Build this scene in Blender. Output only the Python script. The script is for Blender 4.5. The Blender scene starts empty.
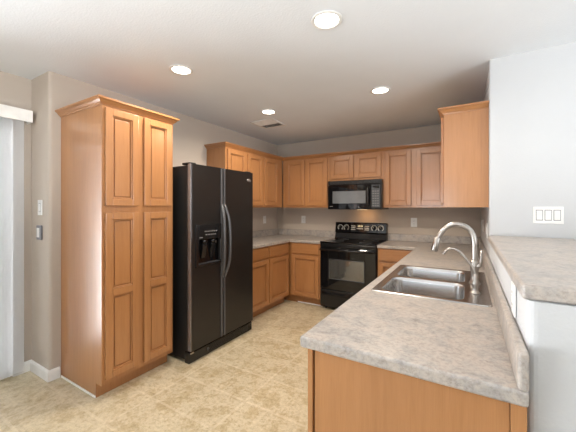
import bpy, bmesh, math, random
from mathutils import Vector, Matrix

# ---------------------------------------------------------------- camera, world, lights, exposure
S = bpy.context.scene
COL = S.collection
cam_d = bpy.data.cameras.new('camera')
cam = bpy.data.objects.new('camera', cam_d)
COL.objects.link(cam)
cam.location = (0, 0, 1.3703)
cam.rotation_euler = (math.pi / 2, 0, math.radians(30.977))
cam_d.sensor_width = 36.0
cam_d.lens = 36.0 * 300.56 / 576.0
cam_d.shift_y = -0.01424
cam_d.clip_start = 0.02
S.camera = cam

W = bpy.data.worlds.new('world')
S.world = W
W.use_nodes = True
bg = W.node_tree.nodes['Background']
bg.inputs['Strength'].default_value = 1.0
_nt = W.node_tree                                   # hazy blue-white sky; glowing lower half added to light the ceiling
_tc = _nt.nodes.new('ShaderNodeTexCoord'); _sp = _nt.nodes.new('ShaderNodeSeparateXYZ')
_mr = _nt.nodes.new('ShaderNodeMapRange'); _mx = _nt.nodes.new('ShaderNodeMix'); _mx.data_type = 'RGBA'
_mr.inputs['From Min'].default_value = -0.06; _mr.inputs['From Max'].default_value = 0.06
_nt.links.new(_tc.outputs['Generated'], _sp.inputs[0]); _nt.links.new(_sp.outputs[2], _mr.inputs['Value'])
_nt.links.new(_mr.outputs[0], _mx.inputs[0]); _nt.links.new(_mx.outputs[2], bg.inputs['Color'])
_mx.inputs[6].default_value = (18.5, 19.0, 19.6, 1)
_mx.inputs[7].default_value = (2.6, 3.0, 3.4, 1)

def area(name, loc, rot, sx, sy, power, color, portal=False):
    d = bpy.data.lights.new(name, 'AREA')
    d.shape = 'RECTANGLE'; d.size = sx; d.size_y = sy
    d.energy = power; d.color = color
    if portal: d.cycles.is_portal = True
    o = bpy.data.objects.new(name, d); COL.objects.link(o)
    o.location = loc; o.rotation_euler = rot
    return o
# daylight through the openings (the patio door, and unseen windows sized to balance the light)
RWX0, RWX1, RWZ0, RWZ1 = -1.6, -0.3, 0.9, 1.9        # rear window opening
DWY0, DWY1, DWZ0, DWZ1 = -1.4, 1.6, 0.9, 1.9          # dining window opening
area('rear_window_portal', ((RWX0 + RWX1) / 2, -2.51, (RWZ0 + RWZ1) / 2), (math.radians(90), 0, 0), RWX1 - RWX0, RWZ1 - RWZ0, 1, (1, 1, 1), True)
area('dining_window_portal', (3.31, (DWY0 + DWY1) / 2, (DWZ0 + DWZ1) / 2), (math.radians(90), 0, math.radians(90)), DWY1 - DWY0, DWZ1 - DWZ0, 1, (1, 1, 1), True)
area('patio_portal', (-3.24, -0.63, 1.02), (math.radians(90), 0, math.radians(-90)), 3.1, 2.0, 1, (1, 1, 1), True)

S.view_settings.view_transform = 'Standard'
S.view_settings.look = 'None'
S.view_settings.gamma = 1.0
S.view_settings.use_curve_mapping = False
S.view_settings.exposure = 0.17
S.cycles.use_denoising = True
S.cycles.max_bounces = 10
S.cycles.diffuse_bounces = 6
S.cycles.sample_clamp_indirect = 6.0

PI = math.pi
# ---------------------------------------------------------------- materials
def srgb(r, g, b):
    f = lambda c: (c / 255 / 12.92) if c / 255 <= 0.04045 else ((c / 255 + 0.055) / 1.055) ** 2.4
    return (f(r), f(g), f(b), 1)

class NT:
    def __init__(s, name):
        s.m = bpy.data.materials.new(name); s.m.use_nodes = True
        s.t = s.m.node_tree; s.b = s.t.nodes['Principled BSDF']
        s.out = s.t.nodes['Material Output']
        s.co = s.t.nodes.new('ShaderNodeTexCoord').outputs['Object']
    def n(s, typ, **kw):
        nd = s.t.nodes.new(typ)
        for k, v in kw.items(): setattr(nd, k, v)
        return nd
    def L(s, a, b): s.t.links.new(a, b)
    def map(s, scale=(1, 1, 1), loc=(0, 0, 0)):
        mp = s.n('ShaderNodeMapping'); mp.inputs['Scale'].default_value = scale; mp.inputs['Location'].default_value = loc
        s.L(s.co, mp.inputs['Vector']); return mp.outputs['Vector']
    def noise(s, vec, scale, detail=4, rough=0.55, dist=0.0):
        nz = s.n('ShaderNodeTexNoise'); nz.inputs['Scale'].default_value = scale
        nz.inputs['Detail'].default_value = detail; nz.inputs['Roughness'].default_value = rough
        nz.inputs['Distortion'].default_value = dist
        s.L(vec, nz.inputs['Vector']); return nz.outputs['Fac']
    def ramp(s, fac, stops):
        r = s.n('ShaderNodeValToRGB'); e = r.color_ramp.elements
        while len(e) > 1: e.remove(e[0])
        e[0].position, e[0].color = stops[0]
        for p, c in stops[1:]:
            x = e.new(p); x.color = c
        s.L(fac, r.inputs['Fac']); return r.outputs['Color']
    def mix(s, fac, a, b, mode='MIX'):
        m = s.n('ShaderNodeMix', data_type='RGBA', blend_type=mode)
        for sock, v in ((m.inputs[0], fac), (m.inputs[6], a), (m.inputs[7], b)):
            if hasattr(v, 'is_linked'): s.L(v, sock)
            else: sock.default_value = v
        return m.outputs[2]
    def math(s, op, a, b=0.0):
        m = s.n('ShaderNodeMath', operation=op)
        for sock, v in ((m.inputs[0], a), (m.inputs[1], b)):
            if hasattr(v, 'is_linked'): s.L(v, sock)
            else: sock.default_value = v
        return m.outputs[0]
    def bump(s, h, strength, dist=0.01):
        b = s.n('ShaderNodeBump'); b.inputs['Strength'].default_value = strength; b.inputs['Distance'].default_value = dist
        s.L(h, b.inputs['Height']); s.L(b.outputs['Normal'], s.b.inputs['Normal'])
    def set(s, **kw):
        for k, v in kw.items():
            i = s.b.inputs[k.replace('_', ' ')]
            if hasattr(v, 'is_linked'): s.L(v, i)
            else: i.default_value = v
        return s.m

def plain(name, c, rough=0.5, metal=0.0, spec=0.5, coat=0.0):
    t = NT(name)
    f = t.noise(t.map((1, 1, 1)), 9.0, 3)
    d = tuple(x * 0.94 for x in c[:3]) + (1,)
    u = tuple(min(1, x * 1.05) for x in c[:3]) + (1,)
    t.set(Base_Color=t.ramp(f, [(0.35, d), (0.65, u)]), Roughness=rough, Metallic=metal, Coat_Weight=coat, Coat_Roughness=0.15)
    t.b.inputs['Specular IOR Level'].default_value = spec
    return t.m

def paint(name, c, texture=0.25):
    t = NT(name)
    f = t.noise(t.map(), 3.0, 3)
    g = t.noise(t.map(), 90.0, 3, 0.5)
    d = tuple(x * 0.97 for x in c[:3]) + (1,)
    t.set(Base_Color=t.ramp(f, [(0.3, d), (0.7, c)]), Roughness=0.75)
    t.b.inputs['Specular IOR Level'].default_value = 0.3
    t.bump(g, texture, 0.004)
    return t.m

def wood(name, mid, grain=(16, 16, 0.9), rough=0.38):
    t = NT(name)
    v = t.map(grain)
    a = t.noise(v, 3.0, 5, 0.6, 0.4)
    b = t.noise(t.map((1.6, 1.6, 0.5)), 2.0, 3)
    fine = t.noise(t.map((grain[0] * 8, grain[1] * 8, grain[2] * 3)), 4.0, 2)
    k = lambda s_: tuple(x * y for x, y in zip(mid[:3], s_)) + (1,)
    col = t.ramp(a, [(0.25, k((0.90, 0.87, 0.83))), (0.5, mid), (0.78, k((1.06, 1.07, 1.08)))])
    blot = t.ramp(b, [(0.3, (0.90, 0.88, 0.86, 1)), (0.7, (1.05, 1.05, 1.05, 1))])
    col = t.mix(1.0, col, blot, 'MULTIPLY')
    ft = t.ramp(fine, [(0.35, (0.93, 0.92, 0.90, 1)), (0.6, (1, 1, 1, 1))])
    col = t.mix(1.0, col, ft, 'MULTIPLY')
    t.set(Base_Color=col, Roughness=rough, Coat_Weight=0.6, Coat_Roughness=0.18)
    return t.m

def laminate():
    t = NT('laminate_stone')
    a = t.noise(t.map((1, 1.25, 1)), 10.0, 10, 0.78, 0.5)
    b = t.noise(t.map((1, 1.4, 1)), 24.0, 6, 0.78, 0.6)
    c = t.noise(t.map(), 90.0, 3, 0.6)
    col = t.ramp(a, [(0.30, srgb(126, 122, 120)), (0.44, srgb(162, 158, 154)), (0.56, srgb(182, 173, 164)), (0.70, srgb(142, 137, 133))])
    veil = t.ramp(b, [(0.34, (0.70, 0.67, 0.66, 1)), (0.45, (0.95, 0.94, 0.94, 1)), (0.60, (1, 1, 1, 1)), (0.72, (1.09, 1.07, 1.05, 1))])
    col = t.mix(0.9, col, veil, 'MULTIPLY')
    spk = t.ramp(c, [(0.34, (0.74, 0.72, 0.71, 1)), (0.5, (1, 1, 1, 1)), (0.68, (1.1, 1.1, 1.1, 1))])
    col = t.mix(0.7, col, spk, 'MULTIPLY')
    t.set(Base_Color=col, Roughness=0.32)
    return t.m

def vinyl():
    t = NT('floor_vinyl')
    sx = t.n('ShaderNodeSeparateXYZ'); t.L(t.co, sx.inputs[0])
    def cell(o, pitch, off):
        q = t.math('ADD', t.math('DIVIDE', t.math('SUBTRACT', o, off), pitch), 100.0)
        fr = t.math('FRACT', q)
        dist = t.math('ABSOLUTE', t.math('SUBTRACT', fr, 0.5))       # 0.5 on the joint
        return t.math('FLOOR', q), t.math('GREATER_THAN', dist, 0.5 - 0.009 / pitch)
    cx, jx = cell(sx.outputs[0], 0.607, -1.36)
    cy, jy = cell(sx.outputs[1], 0.316, 1.67)
    cmb = t.n('ShaderNodeCombineXYZ'); t.L(cx, cmb.inputs[0]); t.L(cy, cmb.inputs[1])
    wn = t.n('ShaderNodeTexWhiteNoise', noise_dimensions='3D'); t.L(cmb.outputs[0], wn.inputs['Vector'])
    a = t.noise(t.map(), 7.0, 9, 0.82, 0.2)
    b = t.noise(t.map(), 38.0, 6, 0.78, 0.2)
    col = t.ramp(a, [(0.32, srgb(166, 148, 113)), (0.45, srgb(186, 170, 138)), (0.55, srgb(206, 194, 168)), (0.68, srgb(178, 160, 124))])
    mot = t.ramp(b, [(0.34, (0.70, 0.66, 0.58, 1)), (0.47, (0.98, 0.97, 0.95, 1)), (0.62, (1.14, 1.14, 1.14, 1))])
    col = t.mix(0.75, col, mot, 'MULTIPLY')
    tile = t.ramp(wn.outputs['Value'], [(0.0, (0.93, 0.925, 0.92, 1)), (1.0, (1.04, 1.04, 1.04, 1))])
    col = t.mix(1.0, col, tile, 'MULTIPLY')
    j = t.math('MAXIMUM', jx, jy)
    jn = t.math('MULTIPLY', j, 0.27)
    col = t.mix(jn, col, srgb(226, 214, 192))
    t.set(Base_Color=col, Roughness=0.30)
    t.bump(b, 0.06, 0.004)
    return t.m

M = {}
M['wall'] = paint('wall_paint', srgb(185, 174, 162))
M['daylit_wall'] = paint('daylit_wall_paint', srgb(193, 195, 197))  # cooler, paler wall tone; daylight on the wall is put into the colour
M['ceil'] = paint('ceiling_paint', srgb(226, 231, 236), 0.4)
M['trim'] = plain('white_trim', srgb(236, 235, 232), 0.4)
M['floor'] = vinyl()
M['wood'] = wood('maple_cabinet', srgb(172, 121, 76), (16, 16, 0.9), 0.34)
M['wood_h'] = wood('maple_along', srgb(164, 114, 70), (1.2, 1.2, 16), 0.34)
M['lam'] = laminate()
M['black'] = plain('black_enamel', (0.010, 0.010, 0.011, 1), 0.22)
M['black_door'] = plain('black_textured_door', (0.014, 0.0125, 0.012, 1), 0.30)
M['black_matte'] = plain('black_plastic', (0.012, 0.012, 0.012, 1), 0.45)
M['glass_black'] = plain('black_glass', (0.006, 0.006, 0.007, 1), 0.05, 0, 0.6)
M['oven_window'] = plain('oven_window_glass', (0.05, 0.05, 0.048, 1), 0.06, 0, 1.0)
M['oven_window'].node_tree.nodes['Principled BSDF'].inputs['IOR'].default_value = 1.9
M['mw_window'] = plain('microwave_window', (0.15, 0.16, 0.17, 1), 0.10, 0, 1.0)
M['grey_trim'] = plain('grey_handle_trim', (0.10, 0.10, 0.106, 1), 0.28, 0.3)
M['edge_silver'] = plain('silver_edge_trim', (0.30, 0.30, 0.32, 1), 0.25, 0.7)
M['grey_panel'] = plain('grey_control_panel', (0.055, 0.058, 0.065, 1), 0.3)
M['silver'] = plain('silver_plate', (0.6, 0.6, 0.6, 1), 0.25, 1.0)
M['white_ink'] = plain('pale_print', (0.62, 0.60, 0.54, 1), 0.5)
M['grey_ink'] = plain('grey_print', (0.22, 0.22, 0.22, 1), 0.5)
M['steel'] = plain('brushed_steel', (0.52, 0.51, 0.50, 1), 0.24, 1.0)
M['nickel'] = plain('brushed_nickel', (0.46, 0.43, 0.40, 1), 0.30, 1.0)
M['dark_hole'] = plain('dark_metal', (0.03, 0.03, 0.03, 1), 0.5)
M['plate'] = plain('white_plastic', srgb(226, 226, 224), 0.35)
M['grille_white'] = plain('white_grille', srgb(226, 224, 220), 0.4)
M['slot'] = plain('slot_dark', (0.03, 0.028, 0.026, 1), 0.7)
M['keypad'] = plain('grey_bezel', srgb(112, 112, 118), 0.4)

def emis(name, c, st):
    t = NT(name)
    f = t.noise(t.map(), 30.0, 2)
    t.set(Base_Color=(0.9, 0.9, 0.9, 1), Emission_Color=t.ramp(f, [(0.0, tuple(x * 0.97 for x in c[:3]) + (1,)), (1.0, c)]), Emission_Strength=st)
    return t.m
M['lamp'] = emis('lamp_lens', (1.0, 0.93, 0.82, 1), 9.0)
M['hood_lamp'] = emis('hood_lamp_lens', (1.0, 0.70, 0.36, 1), 0.9)
M['display'] = emis('clock_display', (1.0, 0.72, 0.22, 1), 0.5)

def vane_mat():
    t = NT('blind_vane_vinyl')
    t.set(Base_Color=srgb(238, 240, 242), Roughness=0.5)
    tr = t.n('ShaderNodeBsdfTranslucent'); tr.inputs['Color'].default_value = (0.96, 0.96, 0.96, 1)
    f = t.noise(t.map((30, 30, 1)), 2.0, 2)
    mx = t.n('ShaderNodeMixShader')
    t.L(t.math('ADD', t.math('MULTIPLY', f, 0.1), 0.75), mx.inputs[0])
    t.L(t.b.outputs[0], mx.inputs[1]); t.L(tr.outputs[0], mx.inputs[2]); t.L(mx.outputs[0], t.out.inputs[0])
    return t.m
M['vane'] = vane_mat()
def pane_mat():
    t = NT('window_glass')
    tp = t.n('ShaderNodeBsdfTransparent'); tp.inputs['Color'].default_value = (0.98, 0.98, 0.98, 1)
    gl = t.n('ShaderNodeBsdfGlossy'); gl.inputs['Roughness'].default_value = 0.02
    fr = t.n('ShaderNodeFresnel'); fr.inputs['IOR'].default_value = 1.45
    mx = t.n('ShaderNodeMixShader')
    t.L(fr.outputs[0], mx.inputs[0]); t.L(tp.outputs[0], mx.inputs[1]); t.L(gl.outputs[0], mx.inputs[2]); t.L(mx.outputs[0], t.out.inputs[0])
    return t.m
M['pane'] = pane_mat()

# ---------------------------------------------------------------- mesh helpers
ORG = {}
def origin(o):
    return ORG[o.name] if o is not None else Vector((0, 0, 0))

class MB:
    """collects shapes given in room coordinates; build() links them as one mesh object"""
    def __init__(s): s.b = bmesh.new()
    def _merge(s, t, mat=None):
        if mat is not None: bmesh.ops.transform(t, matrix=mat, verts=t.verts)
        me = bpy.data.meshes.new('tmp'); t.to_mesh(me); t.free()
        s.b.from_mesh(me); bpy.data.meshes.remove(me)
    def box(s, x0, x1, y0, y1, z0, z1, bev=0.0, seg=2, rot=None):
        t = bmesh.new(); bmesh.ops.create_cube(t, size=1)
        c = Vector(((x0 + x1) / 2, (y0 + y1) / 2, (z0 + z1) / 2))
        bmesh.ops.scale(t, vec=(abs(x1 - x0), abs(y1 - y0), abs(z1 - z0)), verts=t.verts)
        if bev > 0:
            bmesh.ops.bevel(t, geom=t.edges[:], offset=min(bev, 0.45 * min(abs(x1 - x0), abs(y1 - y0), abs(z1 - z0))), segments=seg, affect='EDGES', profile=0.5)
            for f in t.faces: f.smooth = False
        m = Matrix.Translation(c)
        if rot is not None: m = m @ rot
        s._merge(t, m); return s
    def cyl(s, c, r, h, axis='Z', n=32, r2=None, bev=0.0):
        t = bmesh.new()
        bmesh.ops.create_cone(t, cap_ends=True, segments=n, radius1=r, radius2=r if r2 is None else r2, depth=h)
        if bev > 0:
            es = [e for e in t.edges if any(len(f.verts) > 4 for f in e.link_faces)]
            bmesh.ops.bevel(t, geom=es, offset=bev, segments=2, affect='EDGES', profile=0.5)
        for f in t.faces:
            if len(f.verts) <= 4: f.smooth = True
        R = {'Z': Matrix(), 'X': Matrix.Rotation(PI / 2, 4, 'Y'), 'Y': Matrix.Rotation(-PI / 2, 4, 'X')}[axis]
        s._merge(t, Matrix.Translation(Vector(c)) @ R); return s
    def tube(s, pts, r, n=14, caps=True):
        pts = [Vector(p) for p in pts]; rs = r if isinstance(r, (list, tuple)) else [r] * len(pts)
        t = bmesh.new(); rings = []; up = None
        for i, p in enumerate(pts):
            d = (pts[min(i + 1, len(pts) - 1)] - pts[max(i - 1, 0)]).normalized()
            if up is None:
                up = d.orthogonal().normalized()
            else:
                up = (up - d * up.dot(d)).normalized()
            w = d.cross(up)
            rings.append([t.verts.new(p + (up * math.cos(2 * PI * k / n) + w * math.sin(2 * PI * k / n)) * rs[i]) for k in range(n)])
        for a, b_ in zip(rings, rings[1:]):
            for k in range(n):
                f = t.faces.new((a[k], a[(k + 1) % n], b_[(k + 1) % n], b_[k])); f.smooth = True
        if caps:
            t.faces.new(rings[0][::-1]); t.faces.new(rings[-1])
        s._merge(t); return s
    def lathe(s, c, prof, n=32, axis='Z'):
        t = bmesh.new(); rings = []
        for r, h in prof:
            rings.append([t.verts.new((max(r, 1e-4) * math.cos(2 * PI * k / n), max(r, 1e-4) * math.sin(2 * PI * k / n), h)) for k in range(n)])
        for a, b_ in zip(rings, rings[1:]):
            for k in range(n):
                f = t.faces.new((a[k], a[(k + 1) % n], b_[(k + 1) % n], b_[k])); f.smooth = True
        t.faces.new(rings[0][::-1]); t.faces.new(rings[-1])
        bmesh.ops.recalc_face_normals(t, faces=t.faces)
        R = {'Z': Matrix(), 'X': Matrix.Rotation(PI / 2, 4, 'Y'), '-X': Matrix.Rotation(-PI / 2, 4, 'Y'), '-Y': Matrix.Rotation(PI / 2, 4, 'X')}[axis]
        s._merge(t, Matrix.Translation(Vector(c)) @ R); return s
    def prism(s, poly, a0, a1, axis='Z', bev=0.0, seg=3, pick=None):
        """poly of 2-D points extruded along axis; axis Z: (x,y), Y: (x,z), X: (y,z)"""
        t = bmesh.new()
        def P(u, v, w): return {'Z': (u, v, w), 'Y': (u, w, v), 'X': (w, u, v)}[axis]
        lo = [t.verts.new(P(u, v, a0)) for u, v in poly]; hi = [t.verts.new(P(u, v, a1)) for u, v in poly]
        n = len(poly)
        t.faces.new(lo[::-1]); t.faces.new(hi)
        for k in range(n): t.faces.new((lo[k], lo[(k + 1) % n], hi[(k + 1) % n], hi[k]))
        bmesh.ops.recalc_face_normals(t, faces=t.faces)
        if bev > 0:
            es = [e for e in t.edges if (pick is None or pick(e))]
            bmesh.ops.bevel(t, geom=es, offset=bev, segments=seg, affect='EDGES', profile=0.5)
        s._merge(t); return s
    def sweep(s, path, prof, side=1):
        """moulding: prof of (out, z) swept along a 2-D path with mitred corners; out is to the right of travel for side=1"""
        t = bmesh.new(); n = len(path); rings = []
        dirs = [(Vector(path[i + 1]) - Vector(path[i])).normalized() for i in range(n - 1)]
        nor = [Vector((d.y, -d.x)) * side for d in dirs]
        for i, p in enumerate(path):
            a = nor[max(i - 1, 0)]; b_ = nor[min(i, n - 2)]
            m = (a + b_); m = m / m.dot(a) if m.length > 1e-6 else a
            rings.append([t.verts.new((p[0] + m.x * o, p[1] + m.y * o, z)) for o, z in prof])
        k = len(prof)
        for a, b_ in zip(rings, rings[1:]):
            for j in range(k): t.faces.new((a[j], a[(j + 1) % k], b_[(j + 1) % k], b_[j]))
        t.faces.new(rings[0]); t.faces.new(rings[-1][::-1])
        bmesh.ops.recalc_face_normals(t, faces=t.faces)
        s._merge(t); return s
    def slab(s, xs, ys, inside, z0, z1, bev=0.0, seg=4):
        """slab over the cells of a lattice where inside(i,j)"""
        t = bmesh.new(); V = {}
        def v(i, j, z):
            if (i, j, z) not in V: V[(i, j, z)] = t.verts.new((xs[i], ys[j], z1 if z else z0))
            return V[(i, j, z)]
        nx, ny = len(xs) - 1, len(ys) - 1
        ok = lambda i, j: 0 <= i < nx and 0 <= j < ny and inside(i, j)
        for i in range(nx):
            for j in range(ny):
                if not ok(i, j): continue
                t.faces.new((v(i, j, 1), v(i + 1, j, 1), v(i + 1, j + 1, 1), v(i, j + 1, 1)))
                t.faces.new((v(i, j, 0), v(i, j + 1, 0), v(i + 1, j + 1, 0), v(i + 1, j, 0)))
                for di, dj, a, b_ in ((-1, 0, (i, j), (i, j + 1)), (1, 0, (i + 1, j + 1), (i + 1, j)), (0, -1, (i + 1, j), (i, j)), (0, 1, (i, j + 1), (i + 1, j + 1))):
                    if not ok(i + di, j + dj):
                        t.faces.new((v(*a, 0), v(*a, 1), v(*b_, 1), v(*b_, 0)))
        bmesh.ops.recalc_face_normals(t, faces=t.faces)
        bmesh.ops.dissolve_limit(t, angle_limit=0.01, verts=t.verts, edges=t.edges)
        if bev > 0:
            es = [e for e in t.edges if len(e.link_faces) == 2 and e.calc_face_angle(0) > 0.5]
            bmesh.ops.bevel(t, geom=es, offset=bev, segments=seg, affect='EDGES', profile=0.5)
        s._merge(t); return s
    def build(s, name, mat, parent=None, loc=None):
        if parent is not None:
            o0 = origin(parent)
        elif loc is not None:
            o0 = Vector(loc)
        else:
            o0 = Vector((0, 0, 0))
        bmesh.ops.translate(s.b, vec=-o0, verts=s.b.verts)
        me = bpy.data.meshes.new(name); s.b.to_mesh(me); s.b.free()
        me.materials.append(M[mat] if isinstance(mat, str) else mat)
        o = bpy.data.objects.new(name, me); COL.objects.link(o)
        if parent is not None: o.parent = parent
        else: o.location = o0
        ORG[o.name] = o0
        return o

def tag(o, label, cat, group=None):
    o['label'] = label; o['category'] = cat
    if group: o['group'] = group
    return o
def thing(name, label, cat, loc, group=None):
    o = bpy.data.objects.new(name, None); COL.objects.link(o)
    o.empty_display_size = 0.1; o.location = loc; ORG[o.name] = Vector(loc)
    return tag(o, label, cat, group)
def struct(o):
    o['kind'] = 'structure'; return o
def dup(root, loc, label, rotz=0.0, group=None):
    r = root.copy(); COL.objects.link(r); r.location = loc; r.rotation_euler = (0, 0, rotz)
    r['label'] = label
    if group: r['group'] = group
    for ch in list(root.children):
        c = ch.copy(); COL.objects.link(c); c.parent = r
        for g in list(ch.children):
            d = g.copy(); COL.objects.link(d); d.parent = c
    return r

# ---------------------------------------------------------------- the room
XL, XO, YB, ZC = -2.8407, -3.173, 4.3697, 2.4539     # kitchen side wall, patio wall, back wall, ceiling
YS = 1.0647                                          # where the side wall steps out
XR, YW = 0.1305, 2.646                               # wall by the sink, white wall
DY0, DY1, DZ = -2.2, 0.93, 2.03                      # patio door opening

struct(MB().box(-3.4, 3.4, -3.3, 4.6, -0.1, 0.0).build('floor', 'floor'))
struct(MB().box(-3.4, 3.4, -3.3, 4.6, ZC, ZC + 0.1).build('ceiling', 'ceil'))
vert_at = lambda pts: (lambda e: abs(e.verts[0].co.z - e.verts[1].co.z) > 0.5 and any((abs(e.verts[0].co.x - a) < 1e-3 and abs(e.verts[0].co.y - b) < 1e-3) for a, b in pts))
struct(MB().prism([(-3.3, YS), (XL, YS), (XL, 4.5), (-3.3, 4.5)], 0, ZC, 'Z', 0.022, 5, vert_at([(XL, YS)])).build('wall_left', 'wall'))
pw = MB()
pw.box(-3.3, XO, DY1, YS, 0, ZC).box(-3.3, XO, -2.5, DY0, 0, ZC).box(-3.3, XO, DY0, DY1, DZ, ZC)
struct(pw.build('wall_patio', 'wall'))
struct(MB().box(XL, XR, YB, 4.5, 0, ZC).build('wall_back', 'wall'))
struct(MB().prism([(XR, YW), (3.3, YW), (3.3, YW + 0.13), (XR + 0.13, YW + 0.13), (XR + 0.13, 4.5), (XR, 4.5)], 0, ZC, 'Z', 0.012, 4, vert_at([(XR, YW)])).build('wall_right', 'daylit_wall'))
# half wall behind the sink counter
struct(MB().prism([(XR + 0.001, 0.985), (XR + 0.15, 0.985), (XR + 0.15, YW), (XR + 0.001, YW)], 0, 1.129, 'Z', 0.020, 4, vert_at([(XR + 0.001, 0.985), (XR + 0.15, 0.985)])).build('wall_half', 'daylit_wall'))
# unseen rear and dining walls; window openings sized and placed for the light
rw = MB()
rw.box(-3.3, RWX0, -2.6, -2.5, 0, ZC).box(RWX1, 3.3, -2.6, -2.5, 0, ZC).box(RWX0, RWX1, -2.6, -2.5, RWZ1, ZC).box(RWX0, RWX1, -2.6, -2.5, 0, RWZ0)
struct(rw.build('wall_rear', 'wall'))
dw = MB()
dw.box(3.3, 3.4, -3.3, DWY0, 0, ZC).box(3.3, 3.4, DWY1, YW + 0.1, 0, ZC).box(3.3, 3.4, DWY0, DWY1, DWZ1, ZC).box(3.3, 3.4, DWY0, DWY1, 0, DWZ0)
struct(dw.build('wall_dining', 'wall'))
def win_frame(name, b):
    return struct(b.build(name, 'trim'))
f = MB()
for x in (RWX0, (RWX0 + RWX1) / 2 - 0.03, RWX1 - 0.06): f.box(x, x + 0.06, -2.58, -2.52, RWZ0, RWZ1)
f.box(RWX0, RWX1, -2.58, -2.52, RWZ0, RWZ0 + 0.06).box(RWX0, RWX1, -2.58, -2.52, RWZ1 - 0.06, RWZ1)
win_frame('window_1', f)
f = MB()
for y in (DWY0, (DWY0 + DWY1) / 2 - 0.03, DWY1 - 0.06): f.box(3.32, 3.38, y, y + 0.06, DWZ0, DWZ1)
f.box(3.32, 3.38, DWY0, DWY1, DWZ0, DWZ0 + 0.06).box(3.32, 3.38, DWY0, DWY1, DWZ1 - 0.06, DWZ1)
win_frame('window_2', f)
f = MB()
for y in (DY0, -0.67, DY1 - 0.06): f.box(-3.28, -3.22, y, y + 0.06, 0.0, DZ)
f.box(-3.28, -3.22, DY0, DY1, 0.0, 0.05).box(-3.28, -3.22, DY0, DY1, DZ - 0.05, DZ)
d1 = win_frame('door_1', f)
p = MB().box(-3.253, -3.247, DY0 + 0.06, DY1 - 0.06, 0.05, DZ - 0.05).build('pane', 'pane', d1)
# baseboards
bp = [(0, 0), (0.014, 0), (0.014, 0.07), (0.009, 0.083), (0, 0.086)]
struct(MB().sweep([(XL, 1.135), (XL, YS), (XO, YS), (XO, DY1 + 0.01)], bp, -1).build('baseboard_left', 'trim'))
struct(MB().sweep([(3.29, YW), (XR + 0.16, YW)], bp, -1).build('baseboard_right', 'trim'))
struct(MB().sweep([(XR + 0.15, YW - 0.02), (XR + 0.15, 0.985), (XR + 0.005, 0.985)], bp, -1).build('baseboard_half', 'trim'))

# ---------------------------------------------------------------- cabinets
class Face:
    """maps (u along the face, w outward, z) into the room; kind 'x+': faces +x at x=p, 'y-': faces -y, 'x-': faces -x"""
    def __init__(s, kind, p): s.k, s.p = kind, p
    def box(s, mb, u0, u1, w0, w1, z0, z1, bev=0.0, seg=2):
        if s.k == 'x+': mb.box(s.p + w0, s.p + w1, u0, u1, z0, z1, bev, seg)
        elif s.k == 'x-': mb.box(s.p - w1, s.p - w0, u0, u1, z0, z1, bev, seg)
        else: mb.box(u0, u1, s.p - w1, s.p - w0, z0, z1, bev, seg)
    def pt(s, u, w, z):
        return {'x+': (s.p + w, u, z), 'x-': (s.p - w, u, z), 'y-': (u, s.p - w, z)}[s.k]

def panel_door(F, u0, u1, z0, z1, name, parent, rails=(), stile=0.052):
    m = MB(); T = 0.022
    F.box(m, u0, u0 + stile, 0.001, T, z0, z1, 0.004)
    F.box(m, u1 - stile, u1, 0.001, T, z0, z1, 0.004)
    zs = [z0] + sorted(rails) + [z1]
    F.box(m, u0 + stile, u1 - stile, 0.001, T, z0, z0 + stile, 0.0025)
    F.box(m, u0 + stile, u1 - stile, 0.001, T, z1 - stile, z1, 0.0025)
    for r in rails: F.box(m, u0 + stile, u1 - stile, 0.001, T, r - stile / 2, r + stile / 2, 0.0025)
    cuts = []
    lo = z0 + stile
    for r in sorted(rails):
        cuts.append((lo, r - stile / 2)); lo = r + stile / 2
    cuts.append((lo, z1 - stile))
    for a, b in cuts:                                    # flat panel with a bead around it
        F.box(m, u0 + stile, u1 - stile, 0.001, 0.002, a, b)
        k = 0.009; g = 0.020
        F.box(m, u0 + stile, u0 + stile + k, 0.002, 0.014, a, b, 0.003)
        F.box(m, u1 - stile - k, u1 - stile, 0.002, 0.014, a, b, 0.003)
        F.box(m, u0 + stile, u1 - stile, 0.002, 0.014, a, a + k, 0.003)
        F.box(m, u0 + stile, u1 - stile, 0.002, 0.014, b - k, b, 0.003)
        F.box(m, u0 + stile + g, u1 - stile - g, 0.0015, 0.010, a + g, b - g, 0.0015)
    return m.build(name, 'wood', parent)
def slab_drawer(F, u0, u1, z0, z1, parent):
    m = MB(); F.box(m, u0, u1, 0.001, 0.019, z0, z1, 0.006, 3)
    return m.build('drawer_front', 'wood_h', parent)

def frame_mesh(F, u0, u1, z0, z1, openings, T=0.018):
    """face frame: full front minus rectangular openings, as strips"""
    m = MB()
    us = sorted({u0, u1} | {a for o in openings for a in o[:2]})
    zs = sorted({z0, z1} | {a for o in openings for a in o[2:]})
    for i in range(len(us) - 1):
        j = 0
        while j < len(zs) - 1:
            uc = (us[i] + us[i + 1]) / 2
            solid = lambda q: not any(o[0] < uc < o[1] and o[2] < (zs[q] + zs[q + 1]) / 2 < o[3] for o in openings)
            if solid(j):
                k = j
                while k + 1 < len(zs) - 1 and solid(k + 1): k += 1
                F.box(m, us[i], us[i + 1], -T, 0, zs[j], zs[k + 1])
                j = k + 1
            else: j += 1
    return m

CROWN = [(0, 0.0), (0.008, 0.0), (0.010, 0.008), (0.018, 0.014), (0.028, 0.028), (0.038, 0.035), (0.042, 0.036), (0.042, 0.049), (0, 0.049)]
crown_at = lambda z: [(o, z + h) for o, h in CROWN]

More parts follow.
